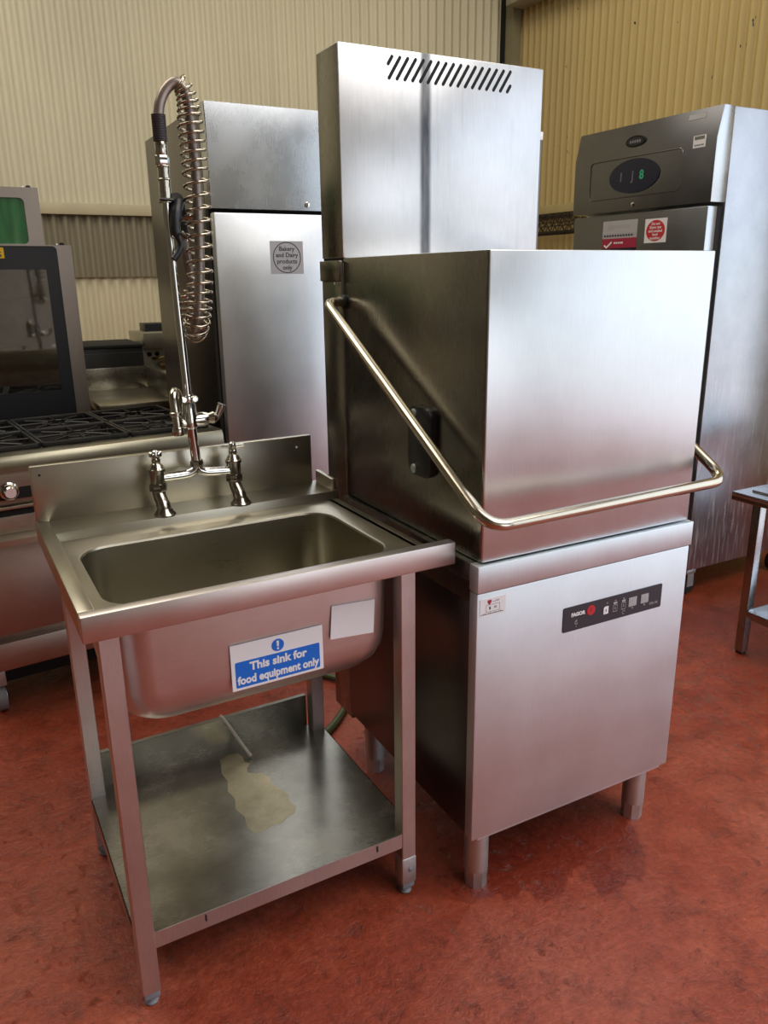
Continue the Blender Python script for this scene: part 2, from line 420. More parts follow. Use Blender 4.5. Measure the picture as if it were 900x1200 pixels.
def corrugated(name, u0, u1, z0, z1, const, axis, m, pitch=.076, amp=.014, wavy=0.0, per=10):
    mb = MB(); bf = set(mb.bm.faces); n = int((u1 - u0) / pitch * per)
    prev = None
    for i in range(n + 1):
        u = u0 + (u1 - u0) * i / n
        s = math.cos(2 * PI * u / pitch); d = amp * (math.copysign(abs(s) ** .8, s))
        pts = []
        for z in (z0, z1):
            p = (u, const + d, z) if axis == 'x' else (const + d, u, z)
            pts.append(mb.bm.verts.new(p))
        if prev: mb.bm.faces.new((prev[0], pts[0], pts[1], prev[1]))
        prev = pts
    mb._tag(bf, m, True)
    o = mb.build(name, sharp=180); o['kind'] = 'structure'; return o
corrugated('wall_back', -5.0, 1.42, 1.93, ZT, WY - .012, 'x', 'cream')
corrugated('wall_back.001', 1.40, WX, 0.0, ZT, WY, 'x', 'cream')
corrugated('wall_back.002', -5.0, 1.45, 1.48, 1.96, WY - .005, 'x', 'greybeige')
corrugated('wall_back.003', -5.0, 1.45, 0.0, 1.52, WY + .022, 'x', 'creamlow')
corrugated('wall_right', .15, WY, 1.96, ZT, WX, 'y', 'ochre')
corrugated('wall_right.001', .15, WY, 0.0, 2.0, WX + .03, 'y', 'ochre')
mb = MB(); mb.box(-5.0, 1.40, WY - .045, WY - .025, 1.892, 1.967, 'trim', .003); struct(mb, 'trim_1')
mb = MB(); mb.box(WX - .035, WX - .012, .15, 4.70, 1.925, 2.005, 'trimyellow', .003); struct(mb, 'trim_2')
mb = MB()
mb.prism([(3.51, WY - .02), (3.51, WY - .16), (WX - .012, WY - .16), (WX - .012, WY - .02)], 'z', 0, ZT, 'pillar', .003)
mb.box(3.492, 3.506, WY - .06, WY - .012, 0, ZT, 'gap')
struct(mb, 'trim_3')
mb = MB(); mb.box(WX - .20, WX - .013, .15, 4.60, 3.53, 3.68, 'beam', .004); struct(mb, 'trim_4')
mb = MB(); mb.box(-5.2, -5.0, -8, 5.0, 0, ZT, 'darkwall'); struct(mb, 'wall_left')
mb = MB(); mb.box(-5.0, .75, -6.6, -6.4, 0, ZT, 'concrete'); mb.box(.75, WX, -6.6, -6.4, 2.65, ZT, 'darkwall'); struct(mb, 'wall_front')
mb = MB(); mb.box(WX, WX + .2, -6.6, .15, 3.9, ZT, 'darkwall'); mb.box(WX, WX + .2, -.05, .15, 0, 3.9, 'darkwall'); struct(mb, 'wall_right.002')
mb = MB(); mb.box(-5.2, WX + .4, -6.6, 5.2, ZT, ZT + .1, 'roof'); struct(mb, 'ceiling')

# ------------------------------------------------------------------ pass-through dishwasher
W = .64
dw = empty('pass_through_dishwasher', (0, 0, 0), 'tall stainless steel pass-through dishwasher with hood and wrap-around bar, beside the sink', 'dishwasher')
ZB, ZC, ZTOP, HZ = .180, .8115, .873, 1.51
# body: side panels, back, underside
mb = MB()
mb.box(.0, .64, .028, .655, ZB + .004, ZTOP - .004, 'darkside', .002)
mb.build('body', dw)
mb = MB()
mb.box(-.001, .641, 0, .030, ZB, ZC - .0015, 'front', .003)
mb.box(.02, .62, .005, .025, ZB - .008, ZB + .003, 'front')
mb.build('front_panel', dw)
mb = MB()
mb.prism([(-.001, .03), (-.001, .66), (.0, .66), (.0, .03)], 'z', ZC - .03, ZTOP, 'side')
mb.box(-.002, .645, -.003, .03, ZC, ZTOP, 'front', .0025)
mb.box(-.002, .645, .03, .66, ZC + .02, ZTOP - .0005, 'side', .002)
mb.build('rim_collar', dw)
# hood (lifting box); sides take the darker steel with shadow in its colour
mb = MB()
mb.prism(rr2(.012, .636, .007, .652, .006, 4), 'z', ZTOP + .004, HZ, 'hood', .003)
mb.box(.03, .62, .03, .64, ZTOP - .002, ZTOP + .006, 'gap')
o = mb.build('hood', dw)
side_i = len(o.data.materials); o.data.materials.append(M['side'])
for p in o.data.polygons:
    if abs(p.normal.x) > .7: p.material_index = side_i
mb = MB()
mb.box(.006, .634, .6535, .774, .16, HZ - .008, 'side', .002)
mb.box(.001, .634, .655, .776, HZ - .058, HZ - .006, 'side', .002)
mb.build('rear_column', dw)
mb = MB()
mb.lathe((-.0035, .676, HZ - .064), [(.0035, 0), (.0035, .002)], 'foot', 12, 'x'); mb.build('screw', dw)
# heat recovery box on top
HY0, HY1, HT = .644, .774, 2.004
mb = MB()
mb.box(.009, .635, HY0, HY1, HZ, HT, 'vent', .0025)
mb.box(.012, .632, HY0 + .004, HY1 - .003, HZ - .008, HZ + .001, 'gap')
# slanted vent slots clipped to a band
za, zb2 = 1.9335, 1.9905
def clip_slot(xc, zc, ln=.090, w=.0085, tilt=R(33)):
    d = Vector((math.sin(tilt), math.cos(tilt))); nn = Vector((d.y, -d.x))
    lo, hi = None, None
    ts = [t / 60 * ln - ln / 2 for t in range(61)]
    ok = [t for t in ts if za <= zc + d.y * t <= zb2 and .144 <= xc + d.x * t <= .526]
    if len(ok) < 12: return None
    t0, t1 = ok[0], ok[-1]; pts = []
    for k in range(7):
        a = PI * k / 6; q = d * (t1 - w / 2 + math.sin(a) * w / 2) + nn * (math.cos(a) * w / 2); pts.append((xc + q.x, zc + q.y))
    for k in range(7):
        a = PI * k / 6; q = d * (t0 + w / 2 - math.sin(a) * w / 2) - nn * (math.cos(a) * w / 2); pts.append((xc + q.x, zc + q.y))
    return pts
bf = set(mb.bm.faces)
for i in range(18):
    pts = clip_slot(.142 + i * .0228, (za + zb2) / 2)
    if pts: mb.prism(pts, 'y', HY0 - .0006, HY0 + .002, 'gap')
hr = mb.build('heat_recovery_box', dw); hr['label'] = 'upper box with slanted vent slots and a dark grease streak'
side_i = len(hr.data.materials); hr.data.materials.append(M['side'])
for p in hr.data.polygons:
    if abs(p.normal.x) > .7 and p.area > .01: p.material_index = side_i  # side faces get the steel with shadow in its colour
mb = MB(); mb.box(.6345, .682, .695, .745, .95, 1.835, 'darkside', .003); mb.box(.6345, .684, .693, .747, 1.835, 1.858, 'white', .003)
mb.build('conduit_cover', dw)
# wrap-around operating bar
bar = [(.012, .648, 1.402), (-.040, .645, 1.399), (-.040, -.090, 1.003), (-.03, -.092, .982), (.678, -.052, .982), (.680, -.03, 1.004), (.680, .645, 1.399), (.636, .648, 1.402)]
pth = fillet_path([bar[0], bar[1], (-.040, -.088, .990), (.680, -.052, .984), bar[6], bar[7]], .055, 10)
mb = MB(); mb.tube(pth, .0128, 'bar', 16); mb.build('operating_bar', dw)
mb = MB()
mb.lathe((.0125, .648, 1.402), [(.017, 0), (.017, -.006), (.013, -.010)], 'rubber', 16, 'x')
mb.build('bar_grommet', dw)
mb = MB()
mb.prism([(y, z) for y, z in rr2(.190, .288, 1.020, 1.180, .022, 6)], 'x', -.004, .0125, 'black', .003)
br = mb.build('guide_bracket', dw)
for z in (1.163, 1.034):
    mb = MB(); mb.lathe((-.004, .262, z), [(.011, 0), (.011, -.002), (.0085, -.004), (.004, -.0045)], 'foot', 16, 'x'); mb.build('bolt', br)
# feet
for (x, y) in ((.054, .056), (.586, .056), (.054, .600), (.586, .600)):
    mb = MB()
    mb.lathe((x, y, 0), [(.030, .048), (.030, ZB + .006)], 'foot', 28)
    hexp = [(.0285, .0), (.0285, .030), (.0295, .034), (.0295, .050)]
    mb.lathe((x, y, 0), hexp, 'foot', 8, smooth=False)
    mb.build('foot', dw, sharp=30)
# control panel with its writing
mb = MB(); mb.prism(rr2(.241, .556, .6635, .7255, .004), 'y', -.0022, .0005, 'panelblack')
cp = mb.build('control_panel', dw)
yp = -.0024
lettering('FAGOR', .0125, 'white', cp, face_front(.285, yp, .7035), .0006, sx=1.0)
mb = MB(); mb.lathe((.3245, yp, .7045), [(.0125, 0), (.0125, -.0006)], 'red', 28, 'y'); lg = mb.build('logo', cp)
lettering('S', .014, 'crimson', lg, face_front(.3245, yp - .0008, .7045), .0004, name='emblem')
mb = MB()
mb.prism([(.372 - .0075, .684), (.372 + .0075, .684), (.372 + .0075, .7035), (.372 - .004, .7035), (.372 - .0075, .700)], 'y', yp - .0005, yp, 'white')
k0 = mb.build('key', cp); k0['label'] = 'white lit key'
lettering('1', .009, 'panelblack', k0, face_front(.372, yp - .0008, .693), .0004)
lettering('^', .010, 'key', cp, face_front(.375, yp, .710), .0002, name='symbol')
for xx, t in ((.401, '2'), (.428, '3')):
    mb = MB()
    for a in ((xx - .007, xx + .007, .684, .6852), (xx - .007, xx + .007, .7008, .702), (xx - .007, xx - .006, .684, .702), (xx + .006, xx + .007, .684, .702)):
        mb.box(a[0], a[1], yp - .0004, yp, a[2], a[3], 'key')
    mb.box(xx - .006, xx + .006, yp - .0004, yp, .704, .709, 'key'); mb.box(xx - .002, xx + .002, yp - .0004, yp, .712, .714, 'key')
    kk = mb.build('key', cp)
    lettering(t, .008, 'key', kk, face_front(xx, yp, .693), .0002)
for xx, w in ((.458, .013), (.498, .0125)):
    mb = MB(); mb.box(xx - w, xx + w, yp - .0006, yp, .686, .7095, 'key', .0)
    dsp = mb.build('display', cp)
    lettering('88', .018, 'offwhite', dsp, face_front(xx, yp - .0009, .6978), .0004)
    lettering('\u00b0C', .006, 'key', cp, face_front(xx, yp, .6805), .0002)
lettering('CO-142', .0085, 'key', cp, face_front(.530, yp, .679), .0001)
mb = MB()
for k in range(16):
    a0, a1 = R(60 + k * 18.5), R(60 + (k + 1) * 18.5)
    if k > 14: break
    mb.prism([(.281 + r * math.cos(a), .683 + r * math.sin(a)) for r, a in ((.004, a0), (.0052, a0), (.0052, a1), (.004, a1))], 'y', yp - .0004, yp, 'key')
mb.box(.2803, .2817, yp - .0004, yp, .683, .690, 'key'); mb.lathe((.281, yp, .6725), [(.0012, 0), (.0012, -.0004)], 'key', 10, 'y')
mb.build('power_symbol', cp)
mb = MB()
for k in range(12):
    a0, a1 = R(k * 25), R((k + 1) * 25)
    mb.prism([(.430 + r * math.cos(a), .676 + r * math.sin(a)) for r, a in ((.004, a0), (.005, a0), (.005, a1), (.004, a1))], 'y', yp - .0004, yp, 'key')
mb.build('drain_symbol', cp)
# test sticker
mb = MB(); mb.prism(rr2(.006, .074, .755, .7965, .002), 'y', -.0012, .0005, 'white')
ts = mb.build('test_sticker', dw); ts['label'] = 'small white test sticker with a red shield'
mb = MB(); mb.prism([(.0255, .7925), (.0355, .7925), (.0355, .787), (.0305, .7805), (.0255, .787)], 'y', -.0016, -.0012, 'crimson'); mb.build('shield', ts)
mb = MB()
for a in ((.022, .058, .781, .7816), (.022, .058, .7645, .7651), (.022, .0226, .7645, .781), (.0574, .058, .7645, .781), (.038, .056, .787, .7876), (.045, .057, .789, .7896)):
    mb.box(a[0], a[1], -.0015, -.0012, a[2], a[3], 'ink')
for k in range(13): mb.box(.009 + k * .0046, .0122 + k * .0046, -.0015, -.0012, .7595, .7612 + (k % 3) * .0006, 'ink')
mb.box(.030, .034, -.0015, -.0012, .770, .7765, 'ink'); mb.box(.043, .050, -.0015, -.0012, .771, .7765, 'key')
mb.build('print', ts)

# ------------------------------------------------------------------ sink unit
SA = R(.97)
sk = empty('catering_sink', (-.787, .040, 0), 'freestanding stainless steel single-bowl sink on square legs with undershelf, blue sign on bowl', 'sink', SA)
SW, SD, SZ, REC = .765, .645, .918, .020
RW = .732; DB = .512                    # right edge of the recess, start of the raised deck
BX0, BX1, BY0, BY1 = .058, .652, .066, .432
mb = MB()
mb.box(0, SW, 0, .028, SZ - .051, SZ, 'apron', .0035)                     # front rim
mb.box(0, .030, .027, SD, SZ - .050, SZ, 'sink', .003)                     # left rim
mb.prism([(DB - .004, SZ - REC - .001), (DB, SZ), (SD, SZ), (SD, SZ - .05), (DB - .004, SZ - .05)], 'x', .029, RW + .004, 'sink', .001)
mb.box(.700, RW, .027, DB, SZ - .045, SZ - REC, 'sink', .003)              # flat right margin
# recessed pan, flowing into the bowl
rings = [rrect(.024, .712, .020, DB, .003, SZ - REC),
         rrect(BX0 - .006, BX1 + .006, BY0 - .006, BY1 + .006, .072, SZ - REC),
         rrect(BX0 - .002, BX1 + .002, BY0 - .002, BY1 + .002, .070, SZ - REC - .0015),
         rrect(BX0, BX1, BY0, BY1, .068, SZ - REC - .006)]
mb.loft(rings, 'sink')
mb.build('worktop', sk)
zt, zb_ = SZ - REC - .006, .618
def bowl_rings(off, flip=False):
    L = []
    L.append(rrect(BX0 - off, BX1 + off, BY0 - off, BY1 + off, .068 + off, zt))
    for z, ins in ((zb_ + .20, .001), (zb_ + .09, .004), (zb_ + .060, .008), (zb_ + .035, .018), (zb_ + .015, .036), (zb_ + .004, .058), (zb_, .08)):
        L.append(rrect(BX0 - off + ins, BX1 + off - ins, BY0 - off + ins, BY1 + off - ins, .068 + off, z - off))
    L.append(rrect(BX0 + .25, BX1 - .25, BY0 + .15, BY1 - .15, .03, zb_ - off - .003))
    return L
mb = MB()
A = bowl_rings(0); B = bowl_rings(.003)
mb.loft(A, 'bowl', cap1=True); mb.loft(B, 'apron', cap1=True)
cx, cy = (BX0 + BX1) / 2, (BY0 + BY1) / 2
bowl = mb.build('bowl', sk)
mb = MB(); mb.lathe((cx, cy, zb_ - .003), [(.045, 0), (.045, .002), (.032, .002), (.030, -.004)], 'chrome', 24)
mb.lathe((cx, cy, zb_ - .006), [(.030, .0), (.030, -.012), (.022, -.016), (.022, -.030)], 'black', 20); mb.build('waste_outlet', bowl)
# upstand
mb = MB(); mb.box(.002, .712, SD - .020, SD, SZ - .002, 1.052, 'sink', .003)
mb.lathe((.022, SD - .020, 1.030), [(.003, 0), (.003, -.0012)], 'gap', 10, 'y')
mb.lathe((.668, SD - .020, 1.023), [(.003, 0), (.003, -.0012)], 'white', 10, 'y')
mb.build('upstand', sk)
mb = MB(); mb.prism([(SD - .018, SZ - .002), (SD - .018, SZ + .034), (DB + .012, SZ + .030), (DB + .012, SZ - .002)], 'x', .722, .735, 'sink', .002); mb.build('side_lip', sk)
# legs
LW = .037
LG = {'fl': (.030, .046), 'fr': (.655, .046), 'bl': (.030, .562), 'br': (.655, .562)}
for k, (a, b) in LG.items():
    mb = MB(); top = SZ - .045
    mb.box(a, a + LW, b, b + LW, .035, top, 'leg', .0015, 1)
    if k == 'fr': mb.box(a - .0012, a + LW + .0012, b - .0012, b + LW + .0012, .035, .110, 'foot', .003)
    lg = mb.build('leg', sk)
    mb = MB(); mb.box(a + .0015, a + LW - .0015, b + .0015, b + LW - .0015, .018, .042, 'plasticgrey', .004)
    mb.lathe((a + LW / 2, b + LW / 2, 0), [(.013, 0), (.015, .004), (.010, .010), (.010, .02)], 'plasticgrey', 16); mb.build('foot', lg)
# undershelf
mb = MB()
x0, x1, y0, y1, zs = .0305, .6915, .050, .608, .182
mb.box(x0 + .0365, x1 - .0365, y0, y1, zs - .004, zs, 'shelf')
for a, b in ((x0, x0 + .0367), (x1 - .0367, x1)): mb.box(a, b, y0 + .0335, y1 - .0465, zs - .004, zs, 'shelf')
mb.box(x0 + .0365, x1 - .0365, y0 - .002, y0, zs - .038, zs + .0005, 'leg')
for a in (x0, x1 - .002): mb.box(a, a + .002, y0 + .033, y1 - .046, zs - .038, zs, 'shelf')
mb.box(x0 + .0365, x1 - .0365, y1, y1 + .003, zs - .004, zs + .098, 'shelf')
mb.box(x0 + .0365, x1 - .0365, y1, y1 + .013, zs + .096, zs + .0985, 'shelf')
# dried ragged stain lying in the shelf surface
edge = [(.372, .565), (.398, .575), (.425, .572), (.432, .548), (.428, .520), (.440, .505), (.425, .490), (.418, .470), (.436, .455), (.452, .450), (.462, .418), (.458, .392), (.468, .365),
        (.478, .330), (.470, .300), (.476, .272), (.462, .250), (.440, .244), (.420, .232), (.398, .238), (.372, .226), (.350, .232), (.342, .262), (.350, .300), (.340, .340), (.352, .380), (.346, .420), (.360, .460), (.356, .500), (.366, .535)]
mb.prism(edge, 'z', zs - .001, zs + .0003, 'stain')
us = mb.build('undershelf', sk); us['label'] = 'low steel shelf with raised back edge and yellowish dried stain'
for a in (.172, .585):
    mb = MB(); mb.box(a, a + .004, y0 - .0045, y0 - .0015, zs - .020, zs - .004, 'rubber', .001); mb.build('edge_clip', us)
# mandatory sign on the bowl front
ys = BY0 - .004
sgn_m = Matrix.Translation((.3725, ys, .7195)) @ Matrix.Rotation(R(0), 4, 'Y')
mb = MB(); mb.box(-.100, .100, -.0012, .0008, -.050, .050, 'white'); mb.xf(sgn_m); sg = mb.build('sign', sk); sg['label'] = 'white and blue notice reading This sink for food equipment only'
mb = MB(); mb.prism(rr2(-.092, .092, -.0445, .012, .003), 'y', -.0017, -.0012, 'blue'); mb.lathe((0, -.0012, .0295), [(.0135, 0), (.0135, -.0006)], 'blue', 32, 'y'); mb.xf(sgn_m); mb.build('blue_field', sg)
mb = MB(); mb.prism([(-.0028, .039), (.0028, .039), (.0018, .0265), (-.0018, .0265)], 'y', -.0023, -.0017, 'white'); mb.lathe((0, -.0017, .0222), [(.0024, 0), (.0024, -.0006)], 'white', 14, 'y'); mb.xf(sgn_m); mb.build('exclamation_mark', sg)
lettering('This sink for', .0245, 'white', sg, sgn_m @ face_front(0, -.0021, -.0030), .0009)
lettering('food equipment only', .0245, 'white', sg, sgn_m @ face_front(0, -.0021, -.0300), .0009, sx=.86)
mb = MB(); mb.prism([(.4960, .806), (.5975, .8000), (.5935, .7230), (.4905, .7310)], 'y', ys - .0012, ys + .0008, 'white'); bl = mb.build('blank_label', sk); bl['label'] = 'plain white blank label right of the sign'

# thin plastic strip dropped behind the shelf upstand
mb = MB(); mb.tube(smooth_path([(-.405, .645, .298), (-.392, .632, .278), (-.368, .606, .23), (-.345, .578, .188)], 5), .0045, 'strip', 8)
tag(mb.build('plastic_strip'), 'thin white plastic strip leaning on the back edge of the sink undershelf', 'plastic strip')
# earth wire dangling under the shelf near the right leg
mb = MB(); mb.tube(smooth_path([(-.118, .122, .147), (-.117, .110, .125), (-.111, .104, .100), (-.112, .100, .085)], 6), .0028, 'earth', 8)
mb.lathe((-.112, .100, .070), [(.006, 0), (.008, .008), (.004, .016)], 'plasticgrey', 12)
ew = mb.build('earth_wire'); tag(ew, 'short yellow-green earth wire hanging under the sink shelf by the right leg', 'wire')

# ------------------------------------------------------------------ pre-rinse tap
TX0, TX1, TY = -.521, -.331, .600
tp = empty('pre_rinse_tap', (-.425, .585, SZ), 'tall chrome pre-rinse spray tap with spring hose, standing on the sink deck', 'tap')
def T(mb, name, parent=tp, sharp=35):
    mb.xf(Matrix.Translation((.425, -.585, -SZ))); return mb.build(name, parent, sharp=sharp)
for xx in (TX0, TX1):
    mb = MB()
    mb.lathe((xx + .004, TY - .028, SZ), [(.026, 0), (.026, .004), (.021, .010), (.017, .018)], 'chrome_worn', 24)
    mb.tube(smooth_path([(xx + .004, TY - .028, SZ + .008), (xx + .003, TY - .020, SZ + .025), (xx, TY - .004, SZ + .045), (xx, TY, SZ + .062)], 5), [.017] * 6 + [.0155] * 10, 'chrome_worn', 18)
    mb.lathe((xx, TY, SZ + .055), [(.020, 0), (.0215, .003), (.0215, .015), (.020, .018)], 'chrome_worn', 8, smooth=False)
    mb.lathe((xx, TY, SZ + .073), [(.017, 0), (.0175, .004), (.0175, .028), (.0205, .030), (.0205, .036), (.017, .040), (.0145, .046), (.0095, .051)], 'chrome_worn', 24)
    tb = T(mb, 'tap_body')
    mb = MB()
    mb.lathe((xx, TY, SZ + .122), [(.008, 0), (.0105, .004), (.0105, .012), (.007, .016), (.007, .020)], 'chrome', 16)
    ang = R(35) if xx == TX0 else R(-10)
    for s in (-1, 1):
        c, sn = math.cos(ang), math.sin(ang); L = .018 if xx == TX0 else .028
        mb.tube([(xx, TY, SZ + .143), (xx + s * c * L, TY + s * sn * L, SZ + .145)], [.0055, .0045], 'chrome', 10)
        mb.tube([(xx, TY, SZ + .143), (xx - s * sn * L * .9, TY + s * c * L * .9, SZ + .145)], [.0055, .0045], 'chrome', 10)
    mb.lathe((xx, TY, SZ + .136), [(.009, 0), (.010, .006), (.008, .016), (.004, .019)], 'chrome', 16)
    T(mb, 'tap_handle', tb)
mb = MB()
mb.tube(smooth_path([(TX0, TY, 1.004), (-.47, TY, 1.004), (-.445, TY, 1.006), (-.428, TY, 1.014), (-.4235, TY, 1.03)], 6), .0115, 'chrome', 14)
mb.tube(smooth_path([(TX1, TY, 1.000), (-.385, TY, 1.003), (-.405, TY, 1.006), (-.419, TY, 1.014), (-.4235, TY, 1.03)], 6), .0115, 'chrome', 14)
mb.lathe((-.4235, TY, 1.022), [(.014, 0), (.0165, .004), (.0165, .012), (.014, .016)], 'chrome', 8, smooth=False)
mb.tube([(-.4235, TY, 1.03), (-.430, TY, 1.125)], .0118, 'chrome', 16)
T(mb, 'bridge_pipe')
mb = MB()
mb.lathe((-.4315, TY, 1.116), [(.014, 0), (.019, .006), (.020, .030), (.017, .044), (.016, .058), (.013, .066)], 'chrome', 20)
mb.tube([(-.4315, TY, 1.136), (-.400, TY, 1.137), (-.388, TY, 1.137)], [.016, .0175, .014], 'chrome', 16)
mb.tube([(-.4315, TY, 1.134), (-.462, TY - .004, 1.128)], .0125, 'chrome', 16)
T(mb, 'valve_body')
mb = MB()
mb.tube([(-.391, TY, 1.137), (-.374, TY, 1.138), (-.366, TY, 1.138)], [.011, .0155, .010], 'chrome_worn', 16)
mb.tube([(-.370, TY, 1.136), (-.362, TY - .002, 1.145), (-.352, TY - .005, 1.170)], [.009, .008, .0105], 'chrome', 12)
T(mb, 'valve_lever')
mb = MB()
sp = smooth_path([(-.445, TY - .006, 1.128), (-.458, TY - .008, 1.131), (-.463, TY - .012, 1.146), (-.4615, TY - .022, 1.178), (-.464, TY - .032, 1.205), (-.473, TY - .045, 1.213), (-.4795, TY - .058, 1.200), (-.4785, TY - .064, 1.165), (-.477, TY - .066, 1.128)], 6)
mb.tube(sp, .0105, 'chrome_worn', 14)
mb.lathe((-.4785, TY - .064, 1.160), [(.0125, 0), (.0145, .002), (.0145, .008), (.0125, .010)], 'chrome_worn', 16)
mb.lathe((-.477, TY - .066, 1.115), [(.012, 0), (.0135, .004), (.0135, .016), (.011, .02)], 'chrome_worn', 16)
T(mb, 'spout')
mb = MB()
mb.tube([(-.4315, TY, 1.170), (-.4435, TY, 1.632)], .0095, 'chrome', 16)
T(mb, 'riser_pipe')
mb = MB()
mb.lathe((-.432, TY, 1.178), [(.0125, 0), (.014, .003), (.014, .018), (.0125, .021)], 'chrome', 16)
for s in (-1, 1): mb.lathe((-.432 + s * .013, TY - .008, 1.188), [(.0075, .01), (.0085, .004), (.0085, -.006), (.006, -.010)], 'chrome', 12, 'y')
T(mb, 'pipe_clamp')
mb = MB()
for a, b, r in ((1.625, 1.634, .0165), (1.634, 1.672, .0130), (1.672, 1.675, .0145), (1.675, 1.698, .0128), (1.698, 1.702, .0145)):
    mb.lathe((-.4435, TY, a), [(r - .001, 0), (r, .001), (r, b - a - .001), (r - .001, b - a)], 'chrome_worn', 20)
mb.lathe((-.4440, TY, 1.702), [(.0140, 0), (.0155, .002), (.0155, .018), (.0140, .020)], 'chrome', 6, smooth=False)
mb.lathe((-.4445, TY, 1.722), [(.0125, 0), (.0135, .002), (.0135, .026), (.0125, .028)], 'chrome_worn', 20)
T(mb, 'ferrule')
mb = MB()
prof = []
for k in range(16): prof += [(.0140, .0034 * k), (.0155, .0034 * k + .001), (.0155, .0034 * k + .0022), (.0140, .0034 * k + .0030)]
mb.lathe((-.4445, TY, 1.750), prof, 'rib', 18)
T(mb, 'ribbed_sleeve')
hp = smooth_path([(-.4445, TY, 1.80), (-.438, TY, 1.828), (-.424, TY - .002, 1.853), (-.405, TY - .005, 1.868), (-.390, TY - .008, 1.862), (-.381, TY - .010, 1.835), (-.378, TY - .010, 1.79), (-.375, TY - .010, 1.70), (-.376, TY - .010, 1.60), (-.381, TY - .010, 1.50), (-.389, TY - .012, 1.42),
                  (-.395, TY - .008, 1.375), (-.398, TY + .008, 1.350), (-.394, TY + .028, 1.348), (-.388, TY + .042, 1.372), (-.388, TY + .046, 1.43), (-.395, TY + .044, 1.50), (-.402, TY + .040, 1.555)], 10)
mb = MB(); mb.tube(hp, .0112, 'hose', 14); hz = T(mb, 'hose')
# spring wound round the hose
P = hp; acc = [0]
for a, b in zip(P, P[1:]): acc.append(acc[-1] + (b - a).length)
def at_s(s):
    for i in range(len(acc) - 1):
        if acc[i + 1] >= s:
            t = (s - acc[i]) / max(1e-9, acc[i + 1] - acc[i]); return P[i].lerp(P[i + 1], t), (P[i + 1] - P[i]).normalized()
    return P[-1], (P[-1] - P[-2]).normalized()
s0 = .090; s1 = acc[-1] - .12
pts = []; s = s0; ph = 0
nrm = Vector((0, 1, 0))
while s < s1:
    p, t = at_s(s); nn = (nrm - t * nrm.dot(t)).normalized(); bnn = t.cross(nn); nrm = nn
    u = (s - s0); r = .0275 if u > .09 else .0170 + .0105 * u / .09
    pitch = .0125 if u < .07 else (.0185 if u < .18 else .0275)
    if s > .50: pitch = .021
    if s > .55: pitch = .015
    pts.append(p + (nn * math.cos(ph) + bnn * math.sin(ph)) * r)
    s += pitch / 18; ph += 2 * PI / 18
mb = MB(); mb.tube(pts, .0034, 'spring', 6); T(mb, 'spring', hz, 180)
# spray gun hooked beside the riser
mb = MB()
mb.tube(smooth_path([(-.402, TY + .038, 1.560), (-.408, TY + .030, 1.595), (-.416, TY + .016, 1.625), (-.420, TY + .004, 1.636)], 6), [.014] * 8 + [.018] * 8 + [.016] * 3, 'black', 14)
mb.tube(smooth_path([(-.418, TY - .004, 1.628), (-.430, TY - .020, 1.598), (-.4335, TY - .024, 1.565), (-.424, TY - .022, 1.540), (-.430, TY - .024, 1.522), (-.444, TY - .026, 1.505)], 6), [.013] * 6 + [.0115] * 8 + [.0075] * 17, 'black', 12)
gun = T(mb, 'spray_gun')
mb = MB(); mb.tube([(-.424, TY - .012, 1.588), (-.412, TY - .026, 1.592), (-.396, TY - .040, 1.594)], [.005, .006, .006], 'chrome', 10)
mb.tube([(-.416, TY, 1.560), (-.402, TY - .008, 1.552)], .0085, 'chrome_worn', 12); T(mb, 'spray_nozzle', gun)
mb = MB(); mb.tube(fillet_path([(-.460, TY - .016, 1.632), (-.430, TY - .018, 1.630), (-.425, TY + .0, 1.634)], .01), .0035, 'black', 8)
T(mb, 'hook', gun)

# ------------------------------------------------------------------ left upright fridge
FX, FY, FZ, FW, FD = -.030, 1.642, 2.05, .74, .93
fr = empty('upright_fridge', (FX, FY, 0), 'tall steel fridge behind the spray tap, circle-print label on its pale door', 'fridge')
mb = MB()
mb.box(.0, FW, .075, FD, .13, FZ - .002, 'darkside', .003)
mb.box(.002, FW - .002, .045, .076, .14, 1.71, 'gap')
fbody = mb.build('cabinet', fr)
mb = MB()
mb.prism([(.0, 1.703), (.0, 1.957), (.008, FZ), (.074, FZ), (.074, 1.703)], 'x', 0, FW, 'fridge', .003)
mb.build('header_panel', fr)
mb = MB(); mb.lathe((.371, -.001, 1.724), [(.010, .002), (.010, -.002), (.006, -.003)], 'chrome', 16, 'y'); mb.box(.3695, .3725, -.0046, -.0028, 1.720, 1.728, 'gap'); mb.build('lock', fr)
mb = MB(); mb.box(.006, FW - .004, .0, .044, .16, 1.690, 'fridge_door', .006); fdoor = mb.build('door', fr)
mb = MB(); mb.box(.214, .346, -.001, .003, 1.476, 1.594, 'offwhite'); lb = mb.build('label', fdoor)
lb['label'] = 'square label with circled lettering Bakery and Dairy products only'
mb = MB(); nseg = 40
ring_o = [(.280 + .056 * math.cos(2 * PI * k / nseg), 1.535 + .056 * math.sin(2 * PI * k / nseg)) for k in range(nseg)]
for k in range(nseg):
    a0, a1 = 2 * PI * k / nseg, 2 * PI * (k + 1) / nseg
    mb.prism([(.280 + r * math.cos(a), 1.535 + r * math.sin(a)) for r, a in ((.0530, a0), (.0562, a0), (.0562, a1), (.0530, a1))], 'y', -.0016, -.001, 'ink')
mb.build('circle', fdoor)
for k, t in enumerate(('Bakery', 'and Dairy', 'products', 'only')):
    lettering(t, .0225, 'ink', fdoor, face_front(.280, -.0014, 1.566 - k * .0225), .0004)
